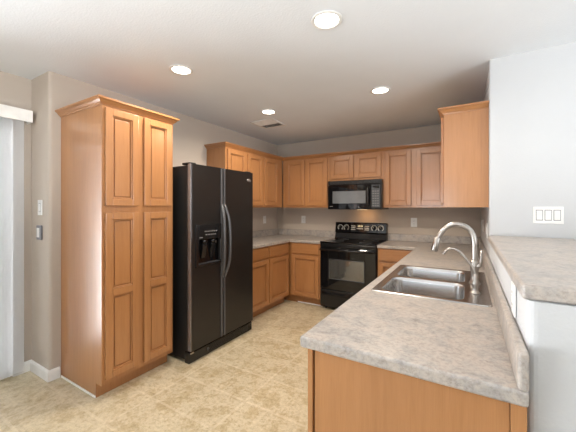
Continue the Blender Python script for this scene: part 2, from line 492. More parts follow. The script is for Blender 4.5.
# ---- tall pantry beside the fridge
PF, PY0, PY1, PT = -2.2268, 1.1449, 1.7415, 2.110
t = thing('pantry_cabinet', 'tall maple pantry cabinet with four doors, between the patio blinds and the black fridge', 'cabinet', (XL + 0.3, 1.44, 0))
MB().box(XL + 0.001, PF - 0.018, PY0, PY1, 0.105, PT).build('body', 'wood', t)
F = Face('x+', PF)
ops = [(1.19, 1.405, 1.42, 2.06), (1.475, 1.69, 1.42, 2.06), (1.19, 1.405, 0.17, 1.30), (1.475, 1.69, 0.17, 1.30)]
frame_mesh(F, PY0, PY1, 0.105, PT, ops).build('face_frame', 'wood', t)
for a, b in ((1.163, 1.414), (1.461, 1.716)):
    panel_door(F, a, b, 1.386, 2.088, 'door', t, (), 0.05)
    panel_door(F, a, b, 0.142, 1.335, 'door', t, (0.757,), 0.05)
MB().box(XL + 0.001, PF - 0.075, PY0, PY1, 0.0, 0.105).build('toe_kick', 'wood', t)
MB().sweep([(XL + 0.002, PY0), (PF, PY0), (PF, PY1), (XL + 0.002, PY1)], crown_at(PT - 0.006), 1).build('crown_molding', 'wood_h', t)
o = MB().box(XL + 0.016, PF - 0.075, PY0 - 0.008, PY0 - 0.0005, 0, 0.016, 0.003).build('base_shoe', 'trim', t)
o['label'] = 'white strip along the bottom of the side panel'

# ---- wall cabinets
UB, UT = 1.374, 2.118
UXF, UYF = -2.5249, 4.0448                      # fronts of the two runs
def wall_cab(label, F, u0, u1, depth, doors, z0=UB, z1=UT, group='maple wall cabinets', d0=None):
    d0 = z0 + 0.030 if d0 is None else d0
    c = F.pt((u0 + u1) / 2, -depth / 2, z0)
    t = thing('wall_cabinet', label, 'cabinet', c, group)
    m = MB(); F.box(m, u0, u1, -depth, -0.018, z0, z1); m.build('body', 'wood', t)
    frame_mesh(F, u0, u1, z0, z1, [(a + 0.02, b - 0.02, d0 + 0.02, z1 - 0.05) for a, b in doors]).build('face_frame', 'wood', t)
    for a, b in doors: panel_door(F, a, b, d0, z1 - 0.026, 'door', t)
    return t
FL = Face('x+', UXF)
wall_cab('single-door maple wall cabinet with an exposed end panel, just beyond the fridge top', FL, 2.731, 3.127, 0.315, [(2.757, 3.103)])
wall_cab('two-door maple wall cabinet between the fridge-side cabinet and the room corner', FL, 3.128, UYF - 0.02, 0.315, [(3.153, 3.484), (3.531, 3.885)])
FB = Face('y-', UYF)
wall_cab('two-door maple wall cabinet between the room corner and the microwave', FB, UXF + 0.004, -1.727, 0.324, [(-2.455, -2.134), (-2.100, -1.757)])
wall_cab('short two-door maple wall cabinet mounted directly over the microwave', FB, -1.726, -0.962, 0.324, [(-1.701, -1.366), (-1.334, -0.988)], 1.752, UT)
wall_cab('two-door maple wall cabinet on the back wall, past the microwave towards the sink wall', FB, -0.961, XR - 0.001, 0.324, [(-0.932, -0.617), (-0.553, -0.225)])
# its neighbour on the sink wall, whose end panel faces the room
FS = Face('x-', -0.168)
wc = wall_cab('maple wall cabinet with a plain end panel, hung against the white wall above the faucet', FS, 2.690, 4.02, 0.295, [(2.716, 3.125), (3.165, 3.57)], UB, UT)
MB().sweep([(-0.168, 4.0), (-0.168, 2.690), (XR - 0.001, 2.690)], crown_at(UT - 0.008), 1).build('crown_molding', 'wood_h', wc)
MB().box(0.085, XR - 0.001, 2.684, 2.690, UB, UT - 0.005).build('scribe_strip', 'wood', wc)
o = MB().sweep([(XL + 0.002, 2.731), (UXF, 2.731), (UXF, UYF), (-0.215, UYF)], crown_at(UT - 0.006), 1).build('crown_molding', 'wood_h', None, (UXF, UYF, UT))
tag(o, 'long maple crown molding along the tops of the fridge-side and back wall cabinets', 'molding')

# ---- base cabinets
CH, CT = 0.914, 0.040
BZ = CH - CT
def base_cab(label, F, u0, u1, depth, fronts, b0=None, b1=None, group='maple base cabinets', shoe=True):
    b0 = u0 if b0 is None else b0; b1 = u1 if b1 is None else b1
    t = thing('base_cabinet', label, 'cabinet', F.pt((u0 + u1) / 2, -depth / 2, 0), group)
    m = MB(); F.box(m, b0, b1, -depth, -0.018, 0.105, BZ); m.build('body', 'wood', t)
    ops = []
    for a, b in fronts: ops += [(a + 0.02, b - 0.02, 0.16, 0.69), (a + 0.02, b - 0.02, 0.74, 0.845)]
    frame_mesh(F, u0, u1, 0.105, BZ, ops).build('face_frame', 'wood', t)
    for a, b in fronts:
        panel_door(F, a, b, 0.125, 0.702, 'door', t)
        slab_drawer(F, a, b, 0.722, 0.862, t)
    m = MB(); F.box(m, b0, b1, -depth, -0.075, 0.0, 0.105); m.build('toe_kick', 'wood', t)
    if shoe:
        m = MB(); F.box(m, u0 + (0.001 if b0 == u0 else 0.08), u1, -0.075, -0.066, 0.0, 0.016, 0.003); o = m.build('base_shoe', 'trim', t)
        o['label'] = 'pale strip along the bottom of the toe kick'
    return t
CLX, CBY = -2.2061, 3.7303                      # front edges of the counters
FBL = Face('x+', CLX - 0.025)
FBB = Face('y-', CBY + 0.025)
base_cab('maple base cabinet with one drawer and one door, next to the fridge', FBL, 2.735, 3.215, 0.605, [(2.757, 3.203)], shoe=False)
base_cab('maple base cabinet with one drawer and one door, second from the fridge', FBL, 3.216, CBY + 0.004, 0.605, [(3.228, 3.708)], shoe=False)
base_cab('maple base cabinet with one drawer and one door, between the inside corner and the stove', FBB, CLX - 0.004, -1.738, 0.612, [(-2.183, -1.757)], XL + 0.004, -1.738)
base_cab('maple base cabinet with one drawer, between the stove and the sink counter', FBB, -0.960, -0.47, 0.612, [(-0.942, -0.535)], -0.960, XR - 0.002)

# ---- peninsula under the sink (hollow)
PX1, PYE = -0.5160, 0.938
FP = Face('x-', PX1 + 0.025)
t = thing('peninsula_cabinet', 'maple peninsula cabinet with a plain end panel under the sink counter', 'cabinet', (-0.18, 2.3, 0))
m = MB()
m.box(PX1 + 0.044, XR - 0.002, 0.972, 0.990, 0.105, BZ).box(PX1 + 0.044, XR - 0.002, 3.71, 3.728, 0.105, BZ)
m.box(XR - 0.02, XR - 0.002, 0.990, 3.71, 0.105, BZ).box(PX1 + 0.044, XR - 0.02, 0.990, 3.71, 0.105, 0.123)
m.build('body', 'wood', t)
fr = [(1.0, 1.42), (1.45, 1.66), (1.69, 2.08), (2.11, 2.50), (2.53, 3.02), (3.05, 3.62)]
ops = []
for a, b in fr: ops += [(a + 0.02, b - 0.02, 0.16, 0.69), (a + 0.02, b - 0.02, 0.74, 0.845)]
frame_mesh(FP, 0.955, 3.728, 0.105, BZ, ops).build('face_frame', 'wood', t)
for a, b in fr:
    panel_door(FP, a, b, 0.125, 0.702, 'door', t); slab_drawer(FP, a, b, 0.722, 0.862, t)
MB().box(PX1 + 0.10, XR - 0.002, 0.99, 3.728, 0, 0.105).build('toe_kick', 'wood', t)
MB().box(PX1 + 0.052, XR - 0.040, 0.958, 0.972, 0.0, BZ - 0.001).build('end_panel', 'wood', t)
MB().box(XR - 0.038, XR - 0.004, 0.951, 0.972, 0.0, BZ - 0.001, 0.003).build('end_trim', 'wood', t)

# ---------------------------------------------------------------- worktops
BS = 0.025                                       # backsplash thickness
t = thing('countertop', 'mottled grey-brown laminate countertop turning the corner between fridge and stove', 'countertop', (-2.5, 4.0, CH - CT))
xs = [XL + 0.001, CLX, -1.734]; ys = [2.733, CBY, YB - 0.001]
MB().slab(xs, ys, lambda i, j: not (i == 1 and j == 0), CH - CT, CH, 0.009).build('worktop', 'lam', t)
xs2 = [XL + 0.001, XL + BS, -1.734]; ys2 = [2.733, YB - BS, YB - 0.001]
MB().slab(xs2, ys2, lambda i, j: not (i == 1 and j == 0), CH - 0.002, CH + 0.098, 0.006, 3).build('backsplash', 'lam', t)

SX0, SX1, SY0, SY1 = -0.464, 0.096, 1.656, 2.506     # sink rim
t = thing('countertop', 'mottled grey-brown laminate countertop around the sink, running from the stove to the peninsula end', 'countertop', (-0.2, 2.3, CH - CT))
xs = [-0.964, PX1, SX0 + 0.015, SX1 - 0.015, XR - 0.001]; ys = [PYE, SY0 + 0.015, SY1 - 0.015, CBY, YB - 0.001]
def ins(i, j):
    if i == 0 and j < 3: return False
    if i == 2 and j == 1: return False
    return True
MB().slab(xs, ys, ins, CH - CT, CH, 0.009).build('worktop', 'lam', t)
xs2 = [-0.964, XR - BS, XR - 0.001]; ys2 = [PYE, YB - BS, YB - 0.001]
MB().slab(xs2, ys2, lambda i, j: not (i == 0 and j == 0), CH - 0.002, CH + 0.098, 0.009, 4).build('backsplash', 'lam', t)
# raised bar on the half wall
o = MB().slab([XR - 0.010, XR + 0.46], [0.995, YW - 0.001], lambda i, j: True, 1.129, 1.168, 0.009).build('bar_top', 'lam', None, (0.3, 1.8, 1.129))
tag(o, 'raised mottled grey laminate bar top resting on the white half wall', 'bar top')

# ---------------------------------------------------------------- sink and taps
def rrect(x0, x1, y0, y1, r, n=6):
    pts = []
    for cx, cy, a0 in ((x1 - r, y1 - r, 0), (x0 + r, y1 - r, PI / 2), (x0 + r, y0 + r, PI), (x1 - r, y0 + r, 1.5 * PI)):
        for k in range(n + 1):
            a = a0 + k / n * PI / 2
            pts.append((cx + r * math.cos(a), cy + r * math.sin(a)))
    return pts
t = thing('kitchen_sink', 'double-bowl stainless steel drop-in sink set in the laminate counter', 'sink', (-0.18, 2.09, CH))
ZR = CH + 0.006
bowls = [(-0.420, -0.018, 1.682, 2.050), (-0.420, -0.018, 2.090, 2.462)]
m = MB(); b = m.b
def loop(pts, z): return [b.verts.new((x, y, z)) for x, y in pts]
def ring(a, c, smooth=True):
    for k in range(len(a)):
        f = b.faces.new((a[k], a[(k + 1) % len(a)], c[(k + 1) % len(c)], c[k])); f.smooth = smooth
o_top = loop(rrect(SX0 + 0.004, SX1 - 0.004, SY0 + 0.004, SY1 - 0.004, 0.016), ZR)
o_lo = loop(rrect(SX0, SX1, SY0, SY1, 0.02), CH + 0.0005)
ring(o_lo, o_top)
edges = []
def loop_edges(L): return [b.edges.get((L[k], L[(k + 1) % len(L)])) or b.edges.new((L[k], L[(k + 1) % len(L)])) for k in range(len(L))]
edges += loop_edges(o_top)
tops = []
for bx in bowls:
    L = loop(rrect(*bx, 0.055), ZR); tops.append(L); edges += loop_edges(L)
r_ = bmesh.ops.triangle_fill(b, use_beauty=True, use_dissolve=False, edges=edges)
bad = [f for f in r_['geom'] if isinstance(f, bmesh.types.BMFace) and any(bx[0] + 0.02 < f.calc_center_median().x < bx[1] - 0.02 and bx[2] + 0.02 < f.calc_center_median().y < bx[3] - 0.02 for bx in bowls)]
bmesh.ops.delete(b, geom=bad, context='FACES_ONLY')
bmesh.ops.recalc_face_normals(b, faces=b.faces)
m.build('rim', 'steel', t)
for bx in bowls:
    m = MB(); b = m.b
    def ins_r(d, rr): return rrect(bx[0] + d, bx[1] - d, bx[2] + d, bx[3] - d, max(0.01, rr))
    stack = [(0.0, 0.055, ZR), (0.003, 0.054, ZR - 0.004), (0.006, 0.053, ZR - 0.02), (0.014, 0.05, ZR - 0.13), (0.020, 0.048, ZR - 0.155), (0.034, 0.04, ZR - 0.172), (0.055, 0.03, ZR - 0.178)]
    prev = None
    for d, rr, z in stack:
        L = loop(ins_r(d, rr), z)
        if prev: ring(prev, L)
        prev = L
    b.faces.new(prev)
    bmesh.ops.recalc_face_normals(b, faces=b.faces)
    bmesh.ops.reverse_faces(b, faces=b.faces)
    bo = m.build('bowl', 'steel', t)
    cx, cy = (bx[0] + bx[1]) / 2, (bx[2] + bx[3]) / 2
    MB().lathe((cx, cy, ZR - 0.178), [(0.045, 0.0), (0.045, 0.003), (0.036, 0.004), (0.030, 0.001), (0.012, 0.001), (0.010, 0.006), (0.0, 0.007)]).build('drain', 'nickel', bo)

def arc(c, r, a0, a1, n, y):
    return [(c[0] + r * math.cos(a0 + (a1 - a0) * k / n), y, c[1] + r * math.sin(a0 + (a1 - a0) * k / n)) for k in range(n + 1)]
def smooth_path(p, n=5):
    out = []
    P = [Vector(q) for q in p]
    for i in range(len(P) - 1):
        a, b_, c, d = P[max(i - 1, 0)], P[i], P[i + 1], P[min(i + 2, len(P) - 1)]
        for k in range(n):
            u = k / n
            out.append(0.5 * ((2 * b_) + (c - a) * u + (2 * a - 5 * b_ + 4 * c - d) * u * u + (3 * b_ - a - 3 * c + d) * u ** 3))
    out.append(P[-1]); return out
fx, fy, fz = 0.031, 2.10, ZR
t = thing('kitchen_faucet', 'tall brushed nickel gooseneck faucet arching over the sink bowls', 'faucet', (fx, fy, fz))
MB().lathe((fx, fy, fz), [(0.030, 0), (0.030, 0.006), (0.024, 0.014), (0.020, 0.030), (0.019, 0.070), (0.022, 0.078), (0.024, 0.100), (0.022, 0.128), (0.016, 0.140), (0.0, 0.141)]).build('base', 'nickel', t)
neck = [(fx, fy, fz + 0.12), (fx, fy, fz + 0.20), (fx - 0.001, fy, 1.165), (0.024, fy, 1.205), (0.004, fy, 1.242), (-0.034, fy, 1.266), (-0.074, fy, 1.270), (-0.116, fy, 1.250), (-0.150, fy, 1.208), (-0.170, fy, 1.162)]
MB().tube(smooth_path(neck), 0.0145, 18).build('spout', 'nickel', t)
e = Vector(neck[-1]); d = Vector((-0.24, 0, -1)).normalized()
MB().tube([e - d * 0.03, e - d * 0.022, e - d * 0.02, e + d * 0.03, e + d * 0.058, e + d * 0.066], [0.015, 0.0165, 0.018, 0.0205, 0.0215, 0.017], 20).build('spray_head', 'nickel', t)
m = MB().tube([(fx + 0.012, fy - 0.006, fz + 0.108), (fx + 0.034, fy - 0.012, fz + 0.112)], [0.013, 0.011])
m.tube([(fx + 0.029, fy - 0.012, fz + 0.106), (fx + 0.031, fy - 0.012, fz + 0.14), (fx + 0.034, fy - 0.014, fz + 0.206)], [0.010, 0.0075, 0.0065], 12)
m.build('lever', 'nickel', t)

tx, ty = 0.030, 1.865
t = thing('water_tap', 'small thin swan-necked nickel water tap on the sink deck, in front of the tall faucet', 'tap', (tx, ty, ZR))
MB().lathe((tx, ty, ZR), [(0.024, 0), (0.024, 0.004), (0.017, 0.010), (0.012, 0.020), (0.013, 0.034), (0.016, 0.046), (0.016, 0.058), (0.012, 0.068), (0.009, 0.078), (0.010, 0.10), (0.0, 0.105)]).build('base', 'nickel', t)
sw = [(tx, ty, ZR + 0.09), (tx - 0.002, ty, ZR + 0.112), (tx - 0.012, ty, ZR + 0.134), (tx - 0.035, ty, ZR + 0.170), (tx - 0.060, ty, ZR + 0.202), (tx - 0.082, ty, ZR + 0.221), (tx - 0.103, ty, ZR + 0.228), (tx - 0.122, ty, ZR + 0.225), (tx - 0.138, ty, ZR + 0.213), (tx - 0.148, ty, ZR + 0.195)]
MB().tube(smooth_path(sw), 0.0062, 12).build('spout', 'nickel', t)

# ---------------------------------------------------------------- refrigerator
FX, FY0, FYS, FY1, FT = -2.065, 1.803, 2.199, 2.688, 1.757
t = thing('refrigerator', 'black side-by-side refrigerator with an ice and water dispenser, beside the pantry', 'refrigerator', (-2.45, 2.245, 0))
MB().box(-2.80, -2.113, FY0 + 0.008, FY1 - 0.008, 0.025, FT - 0.012, 0.006).build('case', 'black_matte', t)
def fdoor(y0, y1, hole=None):
    m = MB()
    def vert_edges(e): return abs(e.verts[0].co.z - e.verts[1].co.z) > 0.3 and e.verts[0].co.x > -2.1
    if hole is None:
        m.prism([(-2.106, y0), (FX, y0), (FX, y1), (-2.106, y1)], 0.115, FT, 'Z', 0.018, 4, vert_edges)
    else:
        hy0, hy1, hz0, hz1 = hole
        m.prism([(-2.106, y0), (FX, y0), (FX, y1), (-2.106, y1)], 0.115, hz0, 'Z', 0.018, 4, vert_edges)
        m.prism([(-2.106, y0), (FX, y0), (FX, y1), (-2.106, y1)], hz1, FT, 'Z', 0.018, 4, vert_edges)
        m.prism([(-2.106, y0), (FX, y0), (FX, hy0), (-2.106, hy0)], hz0, hz1, 'Z', 0.018, 4, lambda e: vert_edges(e) and abs(e.verts[0].co.y - y0) < 1e-4)
        m.prism([(-2.106, hy1), (FX, hy1), (FX, y1), (-2.106, y1)], hz0, hz1, 'Z', 0.018, 4, lambda e: vert_edges(e) and abs(e.verts[0].co.y - y1) < 1e-4)
        m.box(-2.106, -2.100, hy0, hy1, hz0, hz1)
    return m
fd = fdoor(FY0, FYS - 0.003, (1.885, 2.165, 0.860, 1.085)).build('freezer_door', 'black_door', t)
rd = fdoor(FYS + 0.003, FY1).build('fridge_door', 'black_door', t)
def fhandle(y, sgn, parent):
    m = MB()
    m.box(FX - 0.012, FX + 0.010, y - 0.011, y + 0.011, 0.118, FT - 0.004, 0.005, 3)      # full-height edge trim
    ln = [(FX + 0.006, y, 0.70), (FX + 0.022, y + sgn * 0.004, 0.74), (FX + 0.052, y + sgn * 0.016, 0.84), (FX + 0.060, y + sgn * 0.020, 0.98), (FX + 0.060, y + sgn * 0.020, 1.12), (FX + 0.050, y + sgn * 0.015, 1.26), (FX + 0.020, y + sgn * 0.004, 1.36), (FX + 0.005, y, 1.40)]
    m.tube(smooth_path(ln), 0.0135, 12)
    o = m.build('handle', 'grey_trim', parent); o['label'] = 'dark grey bowed door handle'
    return o
fhandle(FYS - 0.019, -1, fd)
fhandle(FYS + 0.019, 1, rd)
m = MB(); m.box(FX - 0.036, FX + 0.002, FY0 - 0.0035, FY0 + 0.004, 0.118, FT - 0.003, 0.002)
o = m.build('edge_trim', 'edge_silver', fd); o['label'] = 'grey trim down the door edge'
# dispenser on the freezer door
m = MB()
m.box(FX - 0.002, FX + 0.008, 1.850, 1.885, 0.838, 1.220, 0.004).box(FX - 0.002, FX + 0.008, 2.165, 2.182, 0.838, 1.220, 0.004)
m.box(FX - 0.002, FX + 0.008, 1.885, 2.165, 1.085, 1.220, 0.004).box(FX - 0.002, FX + 0.008, 1.885, 2.165, 0.838, 0.860, 0.004)
dp = m.build('dispenser', 'black', t)
o = MB().box(-2.1005, -2.095, 1.887, 2.163, 0.862, 1.083).build('recess', 'glass_black', dp)
for y in (1.965, 2.075):
    m = MB()
    m.cyl((-2.076, y, 1.060), 0.022, 0.030, 'Z', 20)
    m.prism([(-2.094, 0.905), (-2.088, 0.905), (-2.060, 1.030), (-2.066, 1.045), (-2.094, 1.045)], y - 0.026, y + 0.026, 'Y', 0.004, 2)
    m.build('paddle', 'black', dp)
MB().box(-2.094, FX + 0.004, 1.90, 2.145, 0.861, 0.866, 0.001).build('drip_tray', 'grey_panel', dp)
MB().box(FX + 0.002, FX + 0.0085, 2.152, 2.163, 0.875, 1.070, 0.003).build('side_trim', 'grey_panel', dp)
m = MB()
random.seed(4)
for r, z in enumerate((1.150, 1.120)):
    y = 1.955 + 0.01 * r
    while y < 2.10:
        w = random.uniform(0.008, 0.022); m.box(FX + 0.0075, FX + 0.009, y, y + w, z, z + 0.009); y += w + 0.007
m.box(FX + 0.0075, FX + 0.0095, 1.893, 1.93, 1.098, 1.106)
m.build('button_lettering', 'grey_ink', dp)
o = MB().box(-2.0955, -2.088, 2.085, 2.14, 1.03, 1.06, 0.004).build('lamp_window', 'silver', dp)
# badge, kick grille, hinge covers
m = MB().lathe((FX + 0.0005, 2.605, 1.668), [(0.5, 0.0), (0.5, 0.003), (0.42, 0.0045), (0.0, 0.0045)], 32, 'X')
for v in m.b.verts:
    v.co.y = 2.605 + (v.co.y - 2.605) * 0.064; v.co.z = 1.668 + (v.co.z - 1.668) * 0.036
bd = m.build('badge', 'silver', rd); bd['label'] = 'oval silver badge'
m = MB()
for k in range(7): m.box(FX + 0.0047, FX + 0.0056, 2.584 + k * 0.0065, 2.588 + k * 0.0065, 1.662, 1.672 + (0.004 if k in (0, 1, 3, 5) else 0))
m.build('badge_lettering', 'grey_ink', bd)
m = MB()
m.prism([(-2.150, 0.0), (-2.095, 0.0), (-2.086, 0.012), (-2.086, 0.090), (-2.100, 0.105), (-2.150, 0.105)], FY0 + 0.004, FY1 - 0.004, 'Y', 0.003, 2)
gr = m.build('kick_grille', 'black', t)
m = MB()
for k in range(5): m.box(-2.087, -2.083, FY0 + 0.24, FY1 - 0.07, 0.026 + k * 0.012, 0.031 + k * 0.012)
m.build('grille_slat', 'black_matte', gr)
m = MB().box(-2.088, -2.081, FY0 + 0.01, FY0 + 0.05, 0.084, 0.100, 0.003); m.build('hinge_bolt', 'silver', gr)
m = MB().cyl((-2.084, FY0 + 0.22, 0.055), 0.014, 0.008, 'X', 20); m.build('filter_cap', 'grey_panel', gr)
for y in (FY0 + 0.05, FY1 - 0.05):
    MB().box(-2.20, -2.092, y - 0.035, y + 0.035, FT - 0.004, FT + 0.016, 0.007, 3).build('hinge_cover', 'black_matte', t)

# ---------------------------------------------------------------- stove
RX0, RX1, RF = -1.729, -0.971, 3.722
t = thing('kitchen_range', 'black freestanding electric stove with a glass oven door, under the microwave', 'stove', (-1.35, 4.04, 0))
MB().box(RX0, RX1, RF + 0.035, 4.355, 0.03, 0.895, 0.004).build('body', 'black', t)
for x in (RX0 + 0.05, RX1 - 0.05):
    for y in (3.82, 4.28): MB().cyl((x, y, 0.016), 0.018, 0.032, 'Z', 16).build('foot', 'black_matte', t)
ck = MB().box(RX0 - 0.001, RX1 + 0.001, RF + 0.006, 4.357, 0.896, 0.916, 0.007, 3).build('cooktop', 'glass_black', t)
for x, y, r in ((-1.55, 3.88, 0.10), (-1.15, 3.88, 0.08), (-1.55, 4.13, 0.08), (-1.15, 4.13, 0.10)):
    MB().lathe((x, y, 0.916), [(r - 0.004, 0.0), (r - 0.004, 0.0007), (r, 0.0007), (r, 0.0)], 40).build('burner_ring', 'grey_ink', ck)
MB().box(RX0 + 0.002, RX1 - 0.002, RF + 0.012, RF + 0.034, 0.842, 0.893, 0.005).build('front_lip', 'black', t)
m = MB()
wx0, wx1, wz0, wz1 = -1.598, -1.118, 0.425, 0.690
m.box(RX0 + 0.004, wx0, RF, RF + 0.034, 0.285, 0.836, 0.006).box(wx1, RX1 - 0.004, RF, RF + 0.034, 0.285, 0.836, 0.006)
m.box(wx0 - 0.008, wx1 + 0.008, RF, RF + 0.034, wz1, 0.836, 0.006).box(wx0 - 0.008, wx1 + 0.008, RF, RF + 0.034, 0.285, wz0, 0.006)
od = m.build('oven_door', 'glass_black', t)
MB().box(wx0 - 0.004, wx1 + 0.004, RF + 0.004, RF + 0.030, wz0 - 0.004, wz1 + 0.004).build('window', 'oven_window', od)
m = MB()
k = 0.007
m.box(wx0, wx1, RF - 0.0015, RF + 0.005, wz1 - k, wz1).box(wx0, wx1, RF - 0.0015, RF + 0.005, wz0, wz0 + k)
m.box(wx0, wx0 + k, RF - 0.0015, RF + 0.005, wz0, wz1).box(wx1 - k, wx1, RF - 0.0015, RF + 0.005, wz0, wz1)
o = m.build('window_border', 'grey_panel', od)
m = MB()
m.tube([(RX0 + 0.02, RF - 0.045, 0.815), (RX1 - 0.02, RF - 0.045, 0.815)], 0.013, 16)
for x in (RX0 + 0.045, RX1 - 0.045): m.box(x - 0.014, x + 0.014, RF - 0.045, RF + 0.002, 0.803, 0.827, 0.004)
m.build('handle', 'black', od)
m = MB().box(RX0 + 0.004, RX1 - 0.004, RF + 0.002, RF + 0.034, 0.062, 0.274, 0.008, 3)
dr = m.build('storage_drawer', 'black', t)
m = MB().prism([(RF - 0.016, 0.215), (RF + 0.004, 0.200), (RF + 0.004, 0.245), (RF - 0.010, 0.245)], RX0 + 0.03, RX1 - 0.03, 'X', 0.004, 3)
m.build('handle', 'glass_black', dr)
# backguard
m = MB()
m.prism([(4.250, 0.916), (4.356, 0.916), (4.356, 1.150), (4.300, 1.157), (4.290, 1.150), (4.262, 1.012), (4.285, 1.000)], RX0 + 0.001, RX1 - 0.001, 'X', 0.004, 2)
bgd = m.build('backguard', 'glass_black', t)
def on_panel(x, h):            # a point on the sloped control panel, h from 0 at its lower edge to 1
    return Vector((x, 4.262 + 0.028 * h, 1.012 + 0.138 * h))
tilt = math.atan2(0.028, 0.138)
Rp = Matrix.Rotation(-tilt, 4, 'X')
for x in (-1.648, -1.555, -1.145, -1.052):
    c = on_panel(x, 0.5)
    k_m = MB()
    tmp = MB().lathe((0, 0, 0), [(0.024, 0.0), (0.024, 0.006), (0.019, 0.010), (0.017, 0.026), (0.0, 0.027)], 28, '-Y')
    tmp.box(-0.004, 0.004, -0.034, -0.008, -0.018, 0.018, 0.002)
    bmesh.ops.transform(tmp.b, matrix=Matrix.Translation(c) @ Rp, verts=tmp.b.verts)
    kn = tmp.build('knob', 'black', bgd)
    ring_m = MB()
    for q in range(11):
        a = -PI * 1.25 + q * PI * 1.5 / 10 + PI
        rr = 0.037
        ring_m.box(rr * math.cos(a) - 0.006, rr * math.cos(a) + 0.006, -0.0018, 0.0004, rr * math.sin(a) - 0.0045, rr * math.sin(a) + 0.0045)
    ring_m.box(-0.001, 0.001, -0.0355, -0.0335, 0.0, 0.016)
    bmesh.ops.transform(ring_m.b, matrix=Matrix.Translation(c) @ Rp, verts=ring_m.b.verts)
    ring_m.build('dial_lettering', 'white_ink', kn)
m = MB().box(-0.06, 0.06, -0.004, 0.002, -0.028, 0.034, 0.003)
bmesh.ops.transform(m.b, matrix=Matrix.Translation(on_panel(-1.35, 0.55)) @ Rp, verts=m.b.verts)
cl = m.build('clock', 'black', bgd)
m = MB()
seg = lambda x, z, w, h: m.box(x, x + w, -0.0055, -0.0038, z, z + h)
for dx in (-0.030, -0.012, 0.010, 0.028):       # dim clock figures
    seg(dx, 0.024, 0.011, 0.0025); seg(dx, 0.014, 0.011, 0.0025); seg(dx, 0.004, 0.011, 0.0025)
    seg(dx, 0.004, 0.0025, 0.0225); seg(dx + 0.0085, 0.004, 0.0025, 0.0225)
bmesh.ops.transform(m.b, matrix=Matrix.Translation(on_panel(-1.35, 0.55)) @ Rp, verts=m.b.verts)
m.build('display', 'display', cl)
m = MB()
for r in range(3):
    for q in range(6):
        for s_ in (-1, 1):
            x = s_ * (0.072 + q * 0.011)
            m.box(x - 0.004, x + 0.004, -0.0022, 0.0004, -0.034 + r * 0.026, -0.026 + r * 0.026 + (0.004 if (q + r) % 2 else 0))
for q in range(5): m.box(-0.046 + q * 0.02, -0.034 + q * 0.02, -0.0056, -0.0038, -0.020, -0.010)
bmesh.ops.transform(m.b, matrix=Matrix.Translation(on_panel(-1.35, 0.5)) @ Rp, verts=m.b.verts)
m.build('button_lettering', 'white_ink', bgd)

# ---------------------------------------------------------------- microwave
MX0, MX1, MF, MZ0, MZ1 = -1.722, -0.964, 3.975, 1.348, 1.748
t = thing('microwave_oven', 'black over-the-range microwave with a glowing under-lamp, hung below a short cabinet', 'microwave', (-1.343, 4.17, MZ0))
MB().box(MX0, MX1, MF + 0.03, YB - 0.003, MZ0, MZ1, 0.004).build('body', 'black', t)
m = MB()
m.box(MX0, MX1, MF + 0.002, MF + 0.03, 1.690, MZ1, 0.004)
vg = m.build('vent_strip', 'black', t)
m = MB()
for k in range(4): m.box(MX0 + 0.03, MX1 - 0.03, MF - 0.001, MF + 0.004, 1.699 + k * 0.011, 1.704 + k * 0.011)
m.build('vent_slat', 'black_matte', vg)
vx0, vx1, vz0, vz1 = -1.650, -1.180, 1.432, 1.600
dxr = -1.108
m = MB()
m.box(MX0, vx0, MF, MF + 0.03, MZ0 + 0.002, 1.688, 0.004).box(vx1, dxr, MF, MF + 0.03, MZ0 + 0.002, 1.688, 0.004)
m.box(vx0 - 0.006, vx1 + 0.006, MF, MF + 0.03, vz1, 1.688, 0.004).box(vx0 - 0.006, vx1 + 0.006, MF, MF + 0.03, MZ0 + 0.002, vz0, 0.004)
dm = m.build('door', 'glass_black', t)
MB().box(vx0 - 0.003, vx1 + 0.003, MF + 0.003, MF + 0.028, vz0 - 0.003, vz1 + 0.003).build('window', 'mw_window', dm)
m = MB().tube(smooth_path([(-1.140, MF + 0.002, 1.40), (-1.140, MF - 0.030, 1.425), (-1.140, MF - 0.036, 1.52), (-1.140, MF - 0.030, 1.625), (-1.140, MF + 0.002, 1.65)]), 0.012, 12)
m.build('handle', 'black', dm)
m = MB().box(-1.05, -1.02, MF - 0.0015, MF + 0.001, 1.366, 1.374)
cp = MB().box(dxr + 0.003, MX1, MF, MF + 0.03, MZ0 + 0.002, 1.688, 0.004).build('control_panel', 'black', t)
MB().box(-1.097, -0.986, MF - 0.0025, MF + 0.002, 1.378, 1.672, 0.002).build('keypad', 'grey_panel', cp)
MB().box(-1.084, -0.998, MF - 0.0035, MF, 1.628, 1.662, 0.001).build('display', 'glass_black', cp)
m.b.free(); m = MB()
for r in range(7):
    for q in range(3):
        m.box(-1.086 + q * 0.031, -1.066 + q * 0.031, MF - 0.0034, MF - 0.002, 1.392 + r * 0.032, 1.404 + r * 0.032)
m.build('button_lettering', 'grey_ink', cp)
MB().box(MX0 + 0.03, MX0 + 0.075, MF - 0.0012, MF + 0.001, 1.386, 1.394).build('maker_mark', 'grey_ink', dm)
MB().box(-1.34, -1.22, 4.12, 4.20, MZ0 - 0.006, MZ0 - 0.0005, 0.002).build('under_lamp', 'hood_lamp', t)
hl = area('hood_lamp_glow', (-1.27, 4.20, MZ0 - 0.012), (math.radians(18), 0, 0), 0.10, 0.06, 0.45, (1.0, 0.52, 0.20))

